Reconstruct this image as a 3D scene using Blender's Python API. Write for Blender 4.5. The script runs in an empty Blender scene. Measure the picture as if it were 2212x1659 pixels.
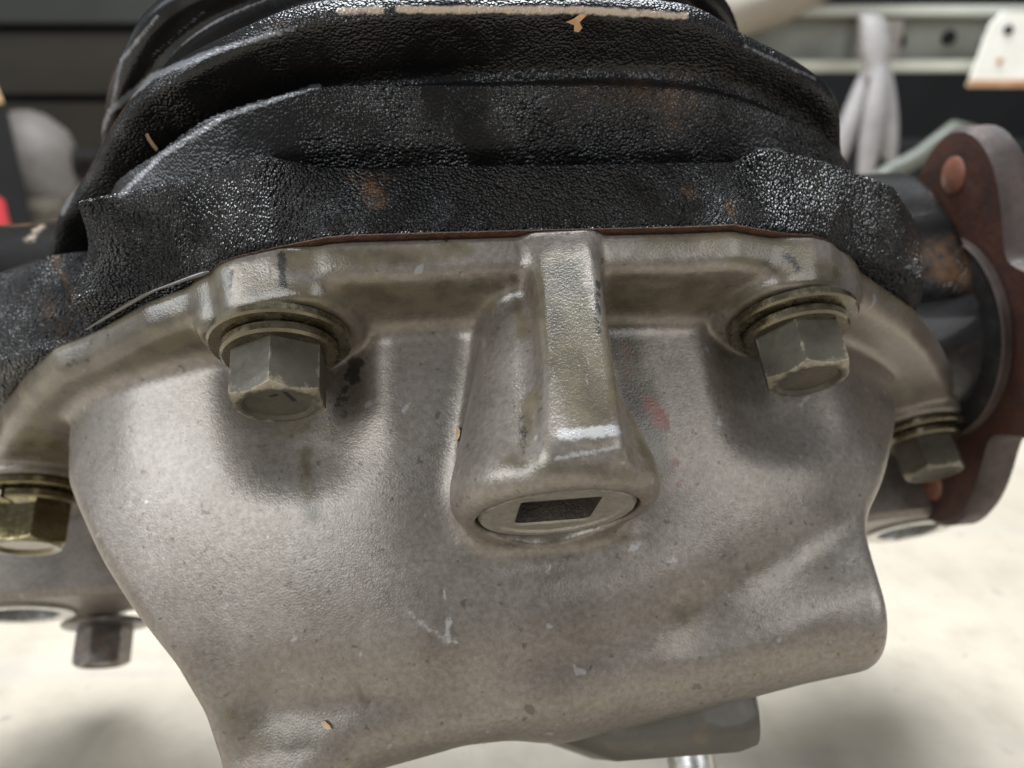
import bpy, bmesh, math, random
import numpy as np
from mathutils import Matrix, Vector

random.seed(7)
rng = np.random.default_rng(7)
SC = bpy.context.scene
COL = SC.collection
rad = math.radians

# ------------------------------------------------------------------ camera
PITCH = 21.0                 # degrees below the horizon
CAM_H = 0.258                # metres above the garage floor
F_PX, CX, CY = 1655.0, 1106.0, 829.5      # photograph measured on a 2212 x 1659 grid
cam_d = bpy.data.cameras.new('camera')
cam = bpy.data.objects.new('camera', cam_d)
COL.objects.link(cam)
cam.location = (0, 0, CAM_H)
cam.rotation_euler = (rad(90 - PITCH), 0, 0)
cam_d.sensor_width = 36.0
cam_d.lens = 36.0 * F_PX / 2212.0
cam_d.clip_start, cam_d.clip_end = 0.005, 100.0
cam_d.dof.use_dof = True
cam_d.dof.focus_distance = 0.163
cam_d.dof.aperture_fstop = cam_d.lens / 2.4     # a 2.4 mm phone aperture
SC.camera = cam

# ------------------------------------------------------------------ light
w = bpy.data.worlds.new('World')
SC.world = w
w.use_nodes = True
w.node_tree.nodes['Background'].inputs['Color'].default_value = (0.80, 0.86, 1.0, 1)
w.node_tree.nodes['Background'].inputs['Strength'].default_value = 0.18


def area(name, loc, target, sx, sy, power, col):
    l = bpy.data.lights.new(name, 'AREA')
    l.shape = 'RECTANGLE'
    l.size, l.size_y, l.energy, l.color = sx, sy, power, col
    o = bpy.data.objects.new(name, l)
    COL.objects.link(o)
    o.location = loc
    d = Vector(target) - Vector(loc)
    o.rotation_euler = d.to_track_quat('-Z', 'Y').to_euler()
    return o


# the open garage door on the left, and soft daylight from overhead
area('door_daylight', (-2.1, -0.55, 1.0), (0.0, -0.55, 0.85), 3.9, 1.8, 12, (0.92, 0.965, 1.0))
area('door_sky', (-1.4, -1.05, 1.05), (0.0, 0.15, 0.25), 2.3, 0.7, 29, (0.90, 0.955, 1.0))
area('overhead_daylight', (0.02, 1.08, 2.0), (0.05, 0.3, 0.1), 1.6, 1.2, 108, (0.90, 0.955, 1.0))
area('front_right_fill', (1.7, -1.3, 1.45), (0.0, 0.2, 0.2), 1.6, 1.2, 17, (0.96, 0.98, 1.0))  # fill lamp added behind the camera to brighten the cover's right side
SC.view_settings.view_transform = 'Standard'
SC.view_settings.look = 'None'
SC.view_settings.exposure = 0.20
SC.view_settings.gamma = 1.0
SC.cycles.max_bounces = 6

# ------------------------------------------------------------------ frames
def unit(v):
    v = np.array(v, float)
    return v / np.linalg.norm(v)


# the differential's own frame, in millimetres: x to the right, a along the cover bolts, u up out of the rim
A_ = unit((0.10, -0.90, 0.424))
X_ = np.array((1.0, 0.03, -0.05))
X_ = unit(X_ - A_ * (X_ @ A_))
U_ = np.cross(A_, X_)
RB = np.stack([X_, A_, U_])


def ray(u, v):
    return np.array([(u - CX) / F_PX, -(v - CY) / F_PX, -1.0])


O_ = ray(1106, 500) * 172.0
cp, sp = math.cos(rad(PITCH)), math.sin(rad(PITCH))
C2W = np.array([[1, 0, 0], [0, sp, -cp], [0, cp, sp]])      # camera axes -> world axes
BW = C2W @ RB.T                                             # body axes -> world axes
OW = C2W @ O_ / 1000.0 + np.array([0, 0, CAM_H])
BODY = Matrix([[*BW[0], OW[0]], [*BW[1], OW[1]], [*BW[2], OW[2]], [0, 0, 0, 1]])


def hit(u, v, axis, val):
    """point of the differential's frame (mm) that the photograph shows at (u, v) on the plane axis = val"""
    r = RB @ ray(u, v)
    o = RB @ (-O_)
    return o + (val - o[axis]) / r[axis] * r


def at_depth(u, v, d):
    return RB @ (ray(u, v) * d - O_)


def proj(p):
    """photograph coordinates of an (n, 3) array of frame points"""
    c = p @ RB + O_
    return CX + F_PX * c[:, 0] / -c[:, 2], CY - F_PX * c[:, 1] / -c[:, 2]


def world_at(u, v, dist):
    """world point at horizontal distance dist (m) along the line of sight"""
    r = C2W @ ray(u, v)
    t = dist / r[1]
    return np.array([0, 0, CAM_H]) + r * t


# ------------------------------------------------------------------ materials
def rgb(c):
    return (c[0], c[1], c[2], 1.0)


class NT:
    def __init__(self, name):
        self.m = bpy.data.materials.new(name)
        self.m.use_nodes = True
        self.t = self.m.node_tree
        self.b = self.t.nodes['Principled BSDF']
        self.co = self.n('ShaderNodeTexCoord').outputs['Object']

    def n(self, typ, **kw):
        x = self.t.nodes.new(typ)
        for k, v in kw.items():
            setattr(x, k, v)
        return x

    def link(self, a, b):
        self.t.links.new(a, b)

    def noise(self, scale, detail=3, rough=0.55, vec=None, dist=0.0):
        x = self.n('ShaderNodeTexNoise')
        x.inputs['Scale'].default_value = scale
        x.inputs['Detail'].default_value = detail
        x.inputs['Roughness'].default_value = rough
        x.inputs['Distortion'].default_value = dist
        self.link(vec or self.co, x.inputs['Vector'])
        return x.outputs['Fac']

    def voro(self, scale, rnd=1.0, vec=None, feature='F1'):
        x = self.n('ShaderNodeTexVoronoi', feature=feature)
        x.inputs['Scale'].default_value = scale
        x.inputs['Randomness'].default_value = rnd
        self.link(vec or self.co, x.inputs['Vector'])
        return x.outputs['Distance']

    def ramp(self, fac, lo, hi, a=0.0, b=1.0):
        x = self.n('ShaderNodeMapRange')
        x.inputs['From Min'].default_value = lo
        x.inputs['From Max'].default_value = hi
        x.inputs['To Min'].default_value = a
        x.inputs['To Max'].default_value = b
        self.link(fac, x.inputs['Value'])
        return x.outputs['Result']

    def math(self, op, a, b=None):
        x = self.n('ShaderNodeMath', operation=op)
        for i, v in enumerate((a, b)):
            if v is None:
                continue
            if isinstance(v, (int, float)):
                x.inputs[i].default_value = v
            else:
                self.link(v, x.inputs[i])
        return x.outputs[0]

    def mix(self, fac, a, b):
        x = self.n('ShaderNodeMix', data_type='RGBA')
        if isinstance(fac, (int, float)):
            x.inputs['Factor'].default_value = fac
        else:
            self.link(fac, x.inputs['Factor'])
        for s, v in (('A', a), ('B', b)):
            sock = [i for i in x.inputs if i.name == s and i.type == 'RGBA'][0]
            if isinstance(v, tuple):
                sock.default_value = rgb(v)
            else:
                self.link(v, sock)
        return [o for o in x.outputs if o.type == 'RGBA'][0]

    def attr(self, name):
        x = self.n('ShaderNodeAttribute', attribute_name=name)
        return x.outputs['Fac']

    def stretch(self, sx, sy, sz):
        x = self.n('ShaderNodeMapping')
        x.inputs['Scale'].default_value = (sx, sy, sz)
        self.link(self.co, x.inputs['Vector'])
        return x.outputs['Vector']

    def bump(self, h, strength, dist, prev=None):
        x = self.n('ShaderNodeBump')
        x.inputs['Strength'].default_value = strength
        x.inputs['Distance'].default_value = dist
        self.link(h, x.inputs['Height'])
        if prev is not None:
            self.link(prev, x.inputs['Normal'])
        return x.outputs['Normal']

    def set(self, **kw):
        names = {'color': 'Base Color', 'rough': 'Roughness', 'metal': 'Metallic', 'normal': 'Normal', 'coat': 'Coat Weight',
                 'coat_rough': 'Coat Roughness', 'coat_normal': 'Coat Normal', 'spec': 'Specular IOR Level',
                 'trans': 'Transmission Weight', 'ior': 'IOR'}
        for k, v in kw.items():
            s = self.b.inputs[names[k]]
            if isinstance(v, tuple):
                s.default_value = rgb(v)
            elif isinstance(v, (int, float)):
                s.default_value = v
            else:
                self.link(v, s)
        return self.m


def mat_cover():
    m = NT('cast_aluminium')
    mott = m.noise(60, 4)
    fine = m.noise(700, 3, 0.65)
    speck = m.noise(420, 2, 0.5)
    col = m.mix(m.ramp(mott, 0.3, 0.7), (0.148, 0.123, 0.099), (0.214, 0.184, 0.152))
    col = m.mix(m.ramp(fine, 0.35, 0.68), m.mix(0.24, col, (0.14, 0.115, 0.095)), m.mix(0.16, col, (0.55, 0.51, 0.47)))
    col = m.mix(m.math('MULTIPLY', m.ramp(m.noise(16, 4, 0.6), 0.48, 0.68), 0.34), col, (0.15, 0.115, 0.075))
    # small dark pits and pale nicks in the casting skin
    col = m.mix(m.math('MULTIPLY', m.ramp(speck, 0.34, 0.27), 0.75), col, (0.09, 0.075, 0.06))
    nick = m.noise(230, 2, 0.4)
    col = m.mix(m.math('MULTIPLY', m.ramp(nick, 0.72, 0.77), 0.28), col, (0.62, 0.63, 0.66))
    # oil and dirt, by hand-placed masks broken up with noise
    g = m.math('MULTIPLY', m.attr('grime'), 1.25)
    brk = m.noise(160, 4, 0.65)
    gm = m.ramp(m.math('ADD', g, m.math('MULTIPLY', m.math('SUBTRACT', brk, 0.5), 1.1)), 0.16, 0.54)
    gm = m.math('MULTIPLY', gm, m.ramp(g, 0.02, 0.2))
    gcol = m.mix(m.ramp(m.noise(110, 3), 0.4, 0.6), (0.060, 0.046, 0.027), (0.115, 0.094, 0.056))
    col = m.mix(m.math('MULTIPLY', gm, 0.88), col, gcol)
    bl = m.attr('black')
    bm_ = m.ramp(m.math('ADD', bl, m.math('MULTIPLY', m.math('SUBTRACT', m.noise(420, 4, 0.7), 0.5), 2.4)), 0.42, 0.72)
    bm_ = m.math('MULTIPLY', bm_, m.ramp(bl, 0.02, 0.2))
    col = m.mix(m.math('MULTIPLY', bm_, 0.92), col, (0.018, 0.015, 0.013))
    r = m.attr('red')
    rm = m.ramp(m.math('ADD', r, m.math('MULTIPLY', m.math('SUBTRACT', m.noise(200, 4, 0.75), 0.5), 2.6)), 0.45, 0.95)
    rm = m.math('MULTIPLY', rm, m.ramp(r, 0.02, 0.2))
    col = m.mix(m.math('MULTIPLY', rm, 0.75), col, (0.24, 0.052, 0.018))
    wv = m.attr('wear')
    wm = m.ramp(m.math('ADD', wv, m.math('MULTIPLY', m.math('SUBTRACT', m.noise(900, 2), 0.5), 0.9)), 0.45, 0.75)
    wm = m.math('MULTIPLY', wm, m.ramp(wv, 0.02, 0.2))
    col = m.mix(m.math('MULTIPLY', wm, 0.62), col, (0.52, 0.51, 0.50))
    n1 = m.bump(m.noise(1900, 2, 0.6), 0.20, 0.0004)
    n1 = m.bump(m.noise(120, 2, 0.5), 0.05, 0.0020, n1)
    ro = m.ramp(mott, 0.3, 0.7, 0.31, 0.44)
    ro = m.math('SUBTRACT', ro, m.math('MULTIPLY', gm, 0.14))
    coat = m.ramp(m.noise(28, 3), 0.38, 0.62, 0.10, 0.45)
    return m.set(color=col, rough=ro, metal=m.math('MAXIMUM', 0.0, m.math('SUBTRACT', m.math('SUBTRACT', 0.55, m.math('MULTIPLY', gm, 0.5)), m.math('ADD', bm_, rm))), normal=n1, coat=coat,
                 coat_rough=0.22, coat_normal=n1)


def mat_casing():
    m = NT('oily_black_cast_iron')
    gr = m.attr('grain')
    g1 = m.noise(800, 2, 0.5)
    g2 = m.noise(1900, 2, 0.5)
    mott = m.noise(38, 4, 0.6)
    col = m.mix(m.ramp(mott, 0.35, 0.65), (0.003, 0.003, 0.003), (0.009, 0.0075, 0.0065))
    ru = m.attr('rust')
    rm = m.ramp(m.math('ADD', ru, m.math('MULTIPLY', m.math('SUBTRACT', m.noise(130, 4, 0.7), 0.5), 1.3)), 0.3, 0.9)
    rm = m.math('MULTIPLY', rm, m.ramp(ru, 0.02, 0.2))
    col = m.mix(m.math('MULTIPLY', rm, 0.8), col, m.mix(m.ramp(m.noise(300, 3), 0.4, 0.6), (0.030, 0.017, 0.010), (0.095, 0.042, 0.012)))
    du = m.attr('dust')
    dm = m.ramp(m.math('ADD', du, m.math('MULTIPLY', m.math('SUBTRACT', m.noise(330, 4, 0.7), 0.5), 1.2)), 0.35, 0.7)
    dm = m.math('MULTIPLY', dm, m.ramp(du, 0.02, 0.2))
    col = m.mix(m.math('MULTIPLY', dm, 0.85), col, (0.46, 0.36, 0.27))
    patch = m.ramp(m.noise(48, 3, 0.6), 0.38, 0.60, 0.22, 1.0)
    gr = m.math('MULTIPLY', gr, patch)
    peb = m.voro(1400, 1.0)
    crest = m.attr('crest_highlight')
    wm = m.ramp(m.math('ADD', crest, m.math('MULTIPLY', m.math('SUBTRACT', m.noise(420, 4, 0.7), 0.5), 0.9)), 0.35, 0.8)
    wm = m.math('MULTIPLY', wm, m.ramp(crest, 0.02, 0.2))
    col = m.mix(m.math('MULTIPLY', wm, 0.8), col, (0.27, 0.27, 0.28))  # highlight along the ridge crests, painted in as pale grey
    hgt = m.math('SUBTRACT', m.math('MULTIPLY', m.ramp(g1, 0.34, 0.66), 0.40), m.math('MULTIPLY', m.math('POWER', peb, 1.6), 0.95))
    n1 = m.bump(m.math('MULTIPLY', m.math('ADD', hgt, 0.06), gr), 1.0, 0.0020)
    wet = m.noise(55, 3, 0.5)
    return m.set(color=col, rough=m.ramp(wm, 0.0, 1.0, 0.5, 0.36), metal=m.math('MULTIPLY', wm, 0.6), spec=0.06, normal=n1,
                 coat=m.ramp(wet, 0.38, 0.60, 0.35, 0.85), coat_rough=m.ramp(gr, 0.05, 0.40, 0.20, 0.035), coat_normal=n1)


def mat_metal(name, c1, c2, rough=(0.25, 0.5), metal=0.9, scale=150, bump=0.25, dirt=(0.05, 0.042, 0.025), dirt_amt=0.7, coat=0.3, dlo=0.52, dhi=0.66, edge=None):
    m = NT(name)
    a = m.noise(scale, 4, 0.6)
    f = m.noise(scale * 6, 3, 0.6)
    col = m.mix(m.ramp(a, 0.3, 0.7), c1, c2)
    d = m.math('MULTIPLY', m.ramp(m.noise(scale * 1.7, 4, 0.7), dlo, dhi), dirt_amt)
    col = m.mix(d, col, dirt)
    mt = m.math('MULTIPLY', m.math('SUBTRACT', 1.0, d), metal)
    if edge:
        ea = m.attr('edge')
        ew = m.ramp(m.math('ADD', ea, m.math('MULTIPLY', m.math('SUBTRACT', m.noise(300, 4, 0.75), 0.5), 1.9)), 0.45, 0.95)
        ew = m.math('MULTIPLY', ew, m.ramp(ea, 0.03, 0.25))
        col = m.mix(m.math('MULTIPLY', ew, 0.85), col, edge)
        mt = m.math('MAXIMUM', mt, m.math('MULTIPLY', ew, 0.75))
    n1 = m.bump(f, bump, 0.0004)
    n1 = m.bump(a, bump, 0.0008, n1)
    return m.set(color=col, rough=m.ramp(f, 0.3, 0.7, *rough), metal=mt, normal=n1,
                 coat=coat, coat_rough=0.1)


def mat_plain(name, c1, c2, scale=8, rough=0.6, metal=0.0, bump=0.15, detail=4):
    m = NT(name)
    a = m.noise(scale, detail, 0.6)
    col = m.mix(m.ramp(a, 0.3, 0.7), c1, c2)
    return m.set(color=col, rough=rough, metal=metal, normal=m.bump(m.noise(scale * 5, 3), bump, 0.002))


def mat_floor():
    m = NT('worn_concrete')
    a = m.noise(3.5, 5, 0.6)
    b = m.noise(26, 4, 0.65)
    col = m.mix(m.ramp(a, 0.35, 0.65), (0.39, 0.34, 0.268), (0.50, 0.44, 0.35))
    col = m.mix(m.math('MULTIPLY', m.ramp(b, 0.46, 0.70), 0.7), col, (0.33, 0.285, 0.225))
    col = m.mix(m.math('MULTIPLY', m.ramp(m.noise(55, 3, 0.6), 0.66, 0.72), 0.6), col, (0.22, 0.20, 0.19))
    s = m.stretch(9, 55, 1)
    # scuffs and drag marks left on the slab
    rot = m.n('ShaderNodeMapping')
    rot.inputs['Rotation'].default_value = (0, 0, rad(-32))
    rot.inputs['Scale'].default_value = (4, 48, 1)
    m.link(m.co, rot.inputs['Vector'])
    col = m.mix(m.math('MULTIPLY', m.ramp(m.noise(1.0, 3, 0.5, rot.outputs['Vector']), 0.60, 0.70), 0.55), col, (0.36, 0.33, 0.29))
    return m.set(color=col, rough=0.55, normal=m.bump(b, 0.2, 0.003))


M = {}
M['cover'] = mat_cover()
M['casing'] = mat_casing()
M['bolt'] = mat_metal('zinc_plated_steel', (0.042, 0.035, 0.024), (0.105, 0.090, 0.064), edge=(0.36, 0.31, 0.225), scale=100, metal=0.45, dirt_amt=0.85, coat=0.12, rough=(0.48, 0.68), dlo=0.46, dhi=0.62)
M['washer'] = mat_metal('yellow_passivated_zinc', (0.115, 0.095, 0.055), (0.18, 0.15, 0.095), rough=(0.16, 0.38), scale=130, dirt_amt=0.75, bump=0.12, coat=0.6)
M['gold'] = mat_metal('oily_yellow_zinc', (0.125, 0.095, 0.036), (0.19, 0.155, 0.075), rough=(0.14, 0.3), scale=110, dirt_amt=0.5, bump=0.1, coat=0.7, edge=(0.36, 0.30, 0.16))
M['plug'] = mat_metal('grey_plug_metal', (0.26, 0.235, 0.195), (0.34, 0.31, 0.265), rough=(0.38, 0.55), metal=0.6, scale=260, bump=0.45, dirt_amt=0.5)
M['rusty'] = mat_metal('rusty_old_bolt', (0.13, 0.085, 0.055), (0.22, 0.20, 0.185), scale=120, dirt=(0.02, 0.017, 0.015), dirt_amt=0.92, dlo=0.40, dhi=0.62, edge=(0.42, 0.36, 0.30))
M['oxide'] = mat_metal('red_oxide_steel', (0.030, 0.011, 0.0075), (0.072, 0.022, 0.011), rough=(0.55, 0.75), metal=0.05, scale=75, bump=0.6, dirt=(0.03, 0.016, 0.012), dirt_amt=0.7, coat=0.15)
M['rim'] = mat_metal('worn_flange_rim', (0.028, 0.017, 0.013), (0.075, 0.050, 0.040), rough=(0.55, 0.75), metal=0.15, scale=45, bump=0.5, dirt=(0.02, 0.012, 0.01), dirt_amt=0.8, coat=0.05)
M['copper'] = mat_metal('pinkish_stud_end', (0.20, 0.075, 0.045), (0.27, 0.11, 0.07), rough=(0.45, 0.6), metal=0.2, scale=120, dirt_amt=0.3)
M['dark'] = mat_metal('dark_stamped_steel', (0.012, 0.011, 0.011), (0.028, 0.026, 0.025), rough=(0.35, 0.5), metal=0.4, scale=60, dirt_amt=0.4)
M['hole'] = mat_plain('packed_dirt', (0.025, 0.022, 0.018), (0.12, 0.10, 0.075), scale=260, rough=0.7, bump=0.6)
M['gasket'] = mat_plain('rusty_gasket', (0.035, 0.016, 0.009), (0.09, 0.038, 0.018), scale=300, rough=0.5, bump=0.4)
M['machined'] = mat_metal('machined_aluminium', (0.46, 0.45, 0.42), (0.60, 0.59, 0.56), rough=(0.22, 0.4), scale=90, dirt_amt=0.5, bump=0.1)

M['mount'] = mat_metal('stained_aluminium', (0.055, 0.046, 0.034), (0.095, 0.082, 0.063), rough=(0.5, 0.65), metal=0.2, scale=40, bump=0.2, dirt=(0.13, 0.09, 0.045), dirt_amt=0.6, coat=0.2)


def mat_oil():
    m = NT('clear_gear_oil')
    return m.set(color=(0.05, 0.043, 0.033), rough=0.04, ior=1.47, coat=1.0, coat_rough=0.02)


M['oil'] = mat_oil()


# ------------------------------------------------------------------ mesh helpers
def new_obj(name, me, mats, parent=None):
    o = bpy.data.objects.new(name, me)
    for mm in (mats if isinstance(mats, (list, tuple)) else [mats]):
        if len(me.materials) == 0 or isinstance(mats, (list, tuple)):
            me.materials.append(mm)
    COL.objects.link(o)
    if parent is not None:
        o.parent = parent
    return o


def mesh_np(name, v, quads, smooth=True):
    me = bpy.data.meshes.new(name)
    me.vertices.add(len(v))
    me.vertices.foreach_set('co', v.astype(np.float32).ravel())
    n = len(quads)
    me.loops.add(4 * n)
    me.loops.foreach_set('vertex_index', quads.astype(np.int32).ravel())
    me.polygons.add(n)
    me.polygons.foreach_set('loop_start', np.arange(0, 4 * n, 4, dtype=np.int32))
    me.polygons.foreach_set('use_smooth', np.full(n, smooth))
    me.update(calc_edges=True)
    return me


def py_mesh(name, verts, faces, smooth=False, sharp=None):
    me = bpy.data.meshes.new(name)
    me.from_pydata([tuple(map(float, p)) for p in verts], [], faces)
    if smooth:
        me.polygons.foreach_set('use_smooth', [True] * len(me.polygons))
        if sharp is not None:
            me.set_sharp_from_angle(angle=rad(sharp))
    me.update()
    return me


def bm_mesh(name, bm, smooth=False, sharp=30):
    bmesh.ops.recalc_face_normals(bm, faces=bm.faces[:])
    me = bpy.data.meshes.new(name)
    bm.to_mesh(me)
    bm.free()
    if smooth:
        me.polygons.foreach_set('use_smooth', [True] * len(me.polygons))
        me.set_sharp_from_angle(angle=rad(sharp))
    return me


def tag(o, label=None, cat=None, group=None, kind=None):
    for k, v in (('label', label), ('category', cat), ('group', group), ('kind', kind)):
        if v:
            o[k] = v
    return o


def empty(name, loc=(0, 0, 0), rz=0):
    o = bpy.data.objects.new(name, None)
    o.empty_display_size = 0.05
    COL.objects.link(o)
    o.location = loc
    o.rotation_euler = (0, 0, rz)
    return o


# distance fields (numpy), in millimetres
def smin(a, b, k):
    h = np.maximum(k - np.abs(a - b), 0.0) / k
    return np.minimum(a, b) - h * h * k * 0.25


def smax(a, b, k):
    return -smin(-a, -b, k)


def curve(pts, n=5):
    """Catmull-Rom through the points of a closed outline; long straight sides stay straight"""
    p = np.array(pts, float)
    out = []
    for i in range(len(p)):
        p0, p1, p2, p3 = p[i - 1], p[i], p[(i + 1) % len(p)], p[(i + 2) % len(p)]
        l1 = np.hypot(*(p2 - p1))
        m1, m2 = (p2 - p0), (p3 - p1)
        m1 = m1 / np.hypot(*m1) * l1
        m2 = m2 / np.hypot(*m2) * l1
        if l1 > 70:
            m1 = m2 = p2 - p1
        for k in range(n):
            t = k / n
            out.append((2 * t**3 - 3 * t**2 + 1) * p1 + (t**3 - 2 * t**2 + t) * m1 + (-2 * t**3 + 3 * t**2) * p2 + (t**3 - t**2) * m2)
    return out


def poly_sdf(px, py, poly):
    poly = np.array(poly, float)
    d = np.full(px.shape, 1e9)
    s = np.ones(px.shape)
    n = len(poly)
    for i in range(n):
        a, b = poly[i], poly[i - 1]
        e = b - a
        wx, wy = px - a[0], py - a[1]
        t = np.clip((wx * e[0] + wy * e[1]) / (e @ e), 0, 1)
        bx, by = wx - e[0] * t, wy - e[1] * t
        d = np.minimum(d, bx * bx + by * by)
        c1, c2, c3 = py >= a[1], py < b[1], e[0] * wy > e[1] * wx
        s = np.where((c1 & c2 & c3) | (~c1 & ~c2 & ~c3), -s, s)
    return s * np.sqrt(d)


def blur2(f, r):
    k = np.ones(2 * r + 1) / (2 * r + 1)
    for ax in (0, 1):
        f = np.apply_along_axis(lambda q: np.convolve(np.pad(q, r, mode='edge'), k, mode='valid'), ax, f)
    return f


def surface_nets(F, org, h):
    neg = F < 0
    c = [neg[i:F.shape[0] - 1 + i, j:F.shape[1] - 1 + j, k:F.shape[2] - 1 + k] for i in (0, 1) for j in (0, 1) for k in (0, 1)]
    cnt = sum(q.astype(np.int8) for q in c)
    act = (cnt > 0) & (cnt < 8)
    idx = np.argwhere(act)
    ids = np.full(act.shape, -1, np.int32)
    ids[act] = np.arange(len(idx))
    vals = np.stack([F[idx[:, 0] + i, idx[:, 1] + j, idx[:, 2] + k] for i in (0, 1) for j in (0, 1) for k in (0, 1)], 1)
    corner = np.array([(i, j, k) for i in (0, 1) for j in (0, 1) for k in (0, 1)], float)
    acc = np.zeros((len(idx), 3))
    num = np.zeros(len(idx))
    for p in range(8):
        for q in range(p + 1, 8):
            if np.abs(corner[p] - corner[q]).sum() != 1:
                continue
            fa, fb = vals[:, p], vals[:, q]
            cr = (fa < 0) != (fb < 0)
            t = np.where(cr, fa / np.where(cr, fa - fb, 1), 0)
            acc += np.where(cr[:, None], corner[p] + t[:, None] * (corner[q] - corner[p]), 0)
            num += cr
    v = idx + acc / num[:, None]
    quads = []
    for ax in range(3):
        sl0 = [slice(None)] * 3
        sl1 = [slice(None)] * 3
        sl0[ax] = slice(0, -1)
        sl1[ax] = slice(1, None)
        n0, n1 = neg[tuple(sl0)], neg[tuple(sl1)]
        o1, o2 = [q for q in range(3) if q != ax]
        e = np.argwhere(n0 != n1)
        e = e[(e[:, o1] > 0) & (e[:, o2] > 0) & (e[:, o1] < F.shape[o1] - 1) & (e[:, o2] < F.shape[o2] - 1)]
        flip = n0[e[:, 0], e[:, 1], e[:, 2]]

        def cid(d1, d2):
            g = e.copy()
            g[:, o1] += d1
            g[:, o2] += d2
            return ids[g[:, 0], g[:, 1], g[:, 2]]
        qd = np.stack([cid(-1, -1), cid(0, -1), cid(0, 0), cid(-1, 0)], 1)
        if ax == 1:
            flip = ~flip
        qd[~flip] = qd[~flip][:, ::-1]
        quads.append(qd)
    quads = np.concatenate(quads)
    quads = quads[(quads >= 0).all(1)]
    # pull the vertices onto the field
    for _ in range(2):
        i0 = np.clip(np.floor(v).astype(int), 0, np.array(F.shape) - 2)
        f = v - i0
        cv = [F[i0[:, 0] + i, i0[:, 1] + j, i0[:, 2] + k] for i in (0, 1) for j in (0, 1) for k in (0, 1)]
        x, y, z = f[:, 0], f[:, 1], f[:, 2]
        l = lambda p, q, t: p + (q - p) * t
        c00, c01, c10, c11 = l(cv[0], cv[4], x), l(cv[1], cv[5], x), l(cv[2], cv[6], x), l(cv[3], cv[7], x)
        val = l(l(c00, c10, y), l(c01, c11, y), z)
        gx = l(l(cv[4] - cv[0], cv[6] - cv[2], y), l(cv[5] - cv[1], cv[7] - cv[3], y), z)
        gy = l(l(cv[2] - cv[0], cv[6] - cv[4], x), l(cv[3] - cv[1], cv[7] - cv[5], x), z)
        gz = l(c01 - c00, c11 - c10, y)
        g2 = np.maximum(gx * gx + gy * gy + gz * gz, 0.05)
        st = np.clip(val / g2, -1.0, 1.0)
        v = v - np.stack([gx, gy, gz], 1) * st[:, None] * 0.8
    return v * h + np.array(org), quads


def add_attr(me, name, arr):
    at = me.attributes.new(name, 'FLOAT', 'POINT')
    at.data.foreach_set('value', np.clip(arr, 0, 1).astype(np.float32))


def blobs(px, py, lst):
    """soft-edged stain mask: capsules between two photograph points, (x1, y1, x2, y2, radius, strength)"""
    o = np.zeros(len(px))
    for x1, y1, x2, y2, r, s in lst:
        ex, ey = x2 - x1, y2 - y1
        t = np.clip(((px - x1) * ex + (py - y1) * ey) / max(ex * ex + ey * ey, 1e-6), 0, 1)
        d = np.hypot(px - x1 - ex * t, py - y1 - ey * t)
        o = np.maximum(o, s * np.exp(-(d / r) ** 2))
    return o


def grid(lo, hi, h):
    ax = [np.arange(l, u_ + h, h) for l, u_ in zip(lo, hi)]
    return ax[0][:, None, None].astype(np.float32), ax[1][None, :, None].astype(np.float32), ax[2][None, None, :].astype(np.float32)


# ------------------------------------------------------------------ the setting
fl = py_mesh('floor', [(-14, -6, 0), (14, -6, 0), (14, 20, 0), (-14, 20, 0)], [(0, 1, 2, 3)])
tag(new_obj('floor', fl, mat_floor()), kind='structure')

# ------------------------------------------------------------------ the differential
diff = empty('differential')
diff.matrix_world = BODY
tag(diff, 'large oily differential with black iron housing and grey aluminium cover, filling the foreground', 'differential')

FC = [(-186, -186), (-184, -150), (-173, -110), (-161, -85), (-147, -66), (-131, -48), (-117, -35), (-106, -29.5), (-87, -16.5), (-74, -10.5),
      (-69, -8.5), (-65.5, -4.8), (-61.5, -3), (-52, -.5), (-41, 1.8), (-36, 2), (0, 0), (40, -2.7), (52, -3), (59, -5.5), (67, -8), (73, -9),
      (79, -12), (83, -16), (88, -19.5), (95, -26), (119, -46), (133, -61), (145, -76), (157.5, -92), (169.5, -110), (185, -137.5),
      (189, -152), (150, -150), (100, -120), (-100, -125), (-150, -158)]
BOLTS = [(-55.0, -18.0), (71.5, -27.5), (-156.0, -108.0), (156.0, -121.0)]
PLUG = (4.5, 61.0, -20.0)


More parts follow.
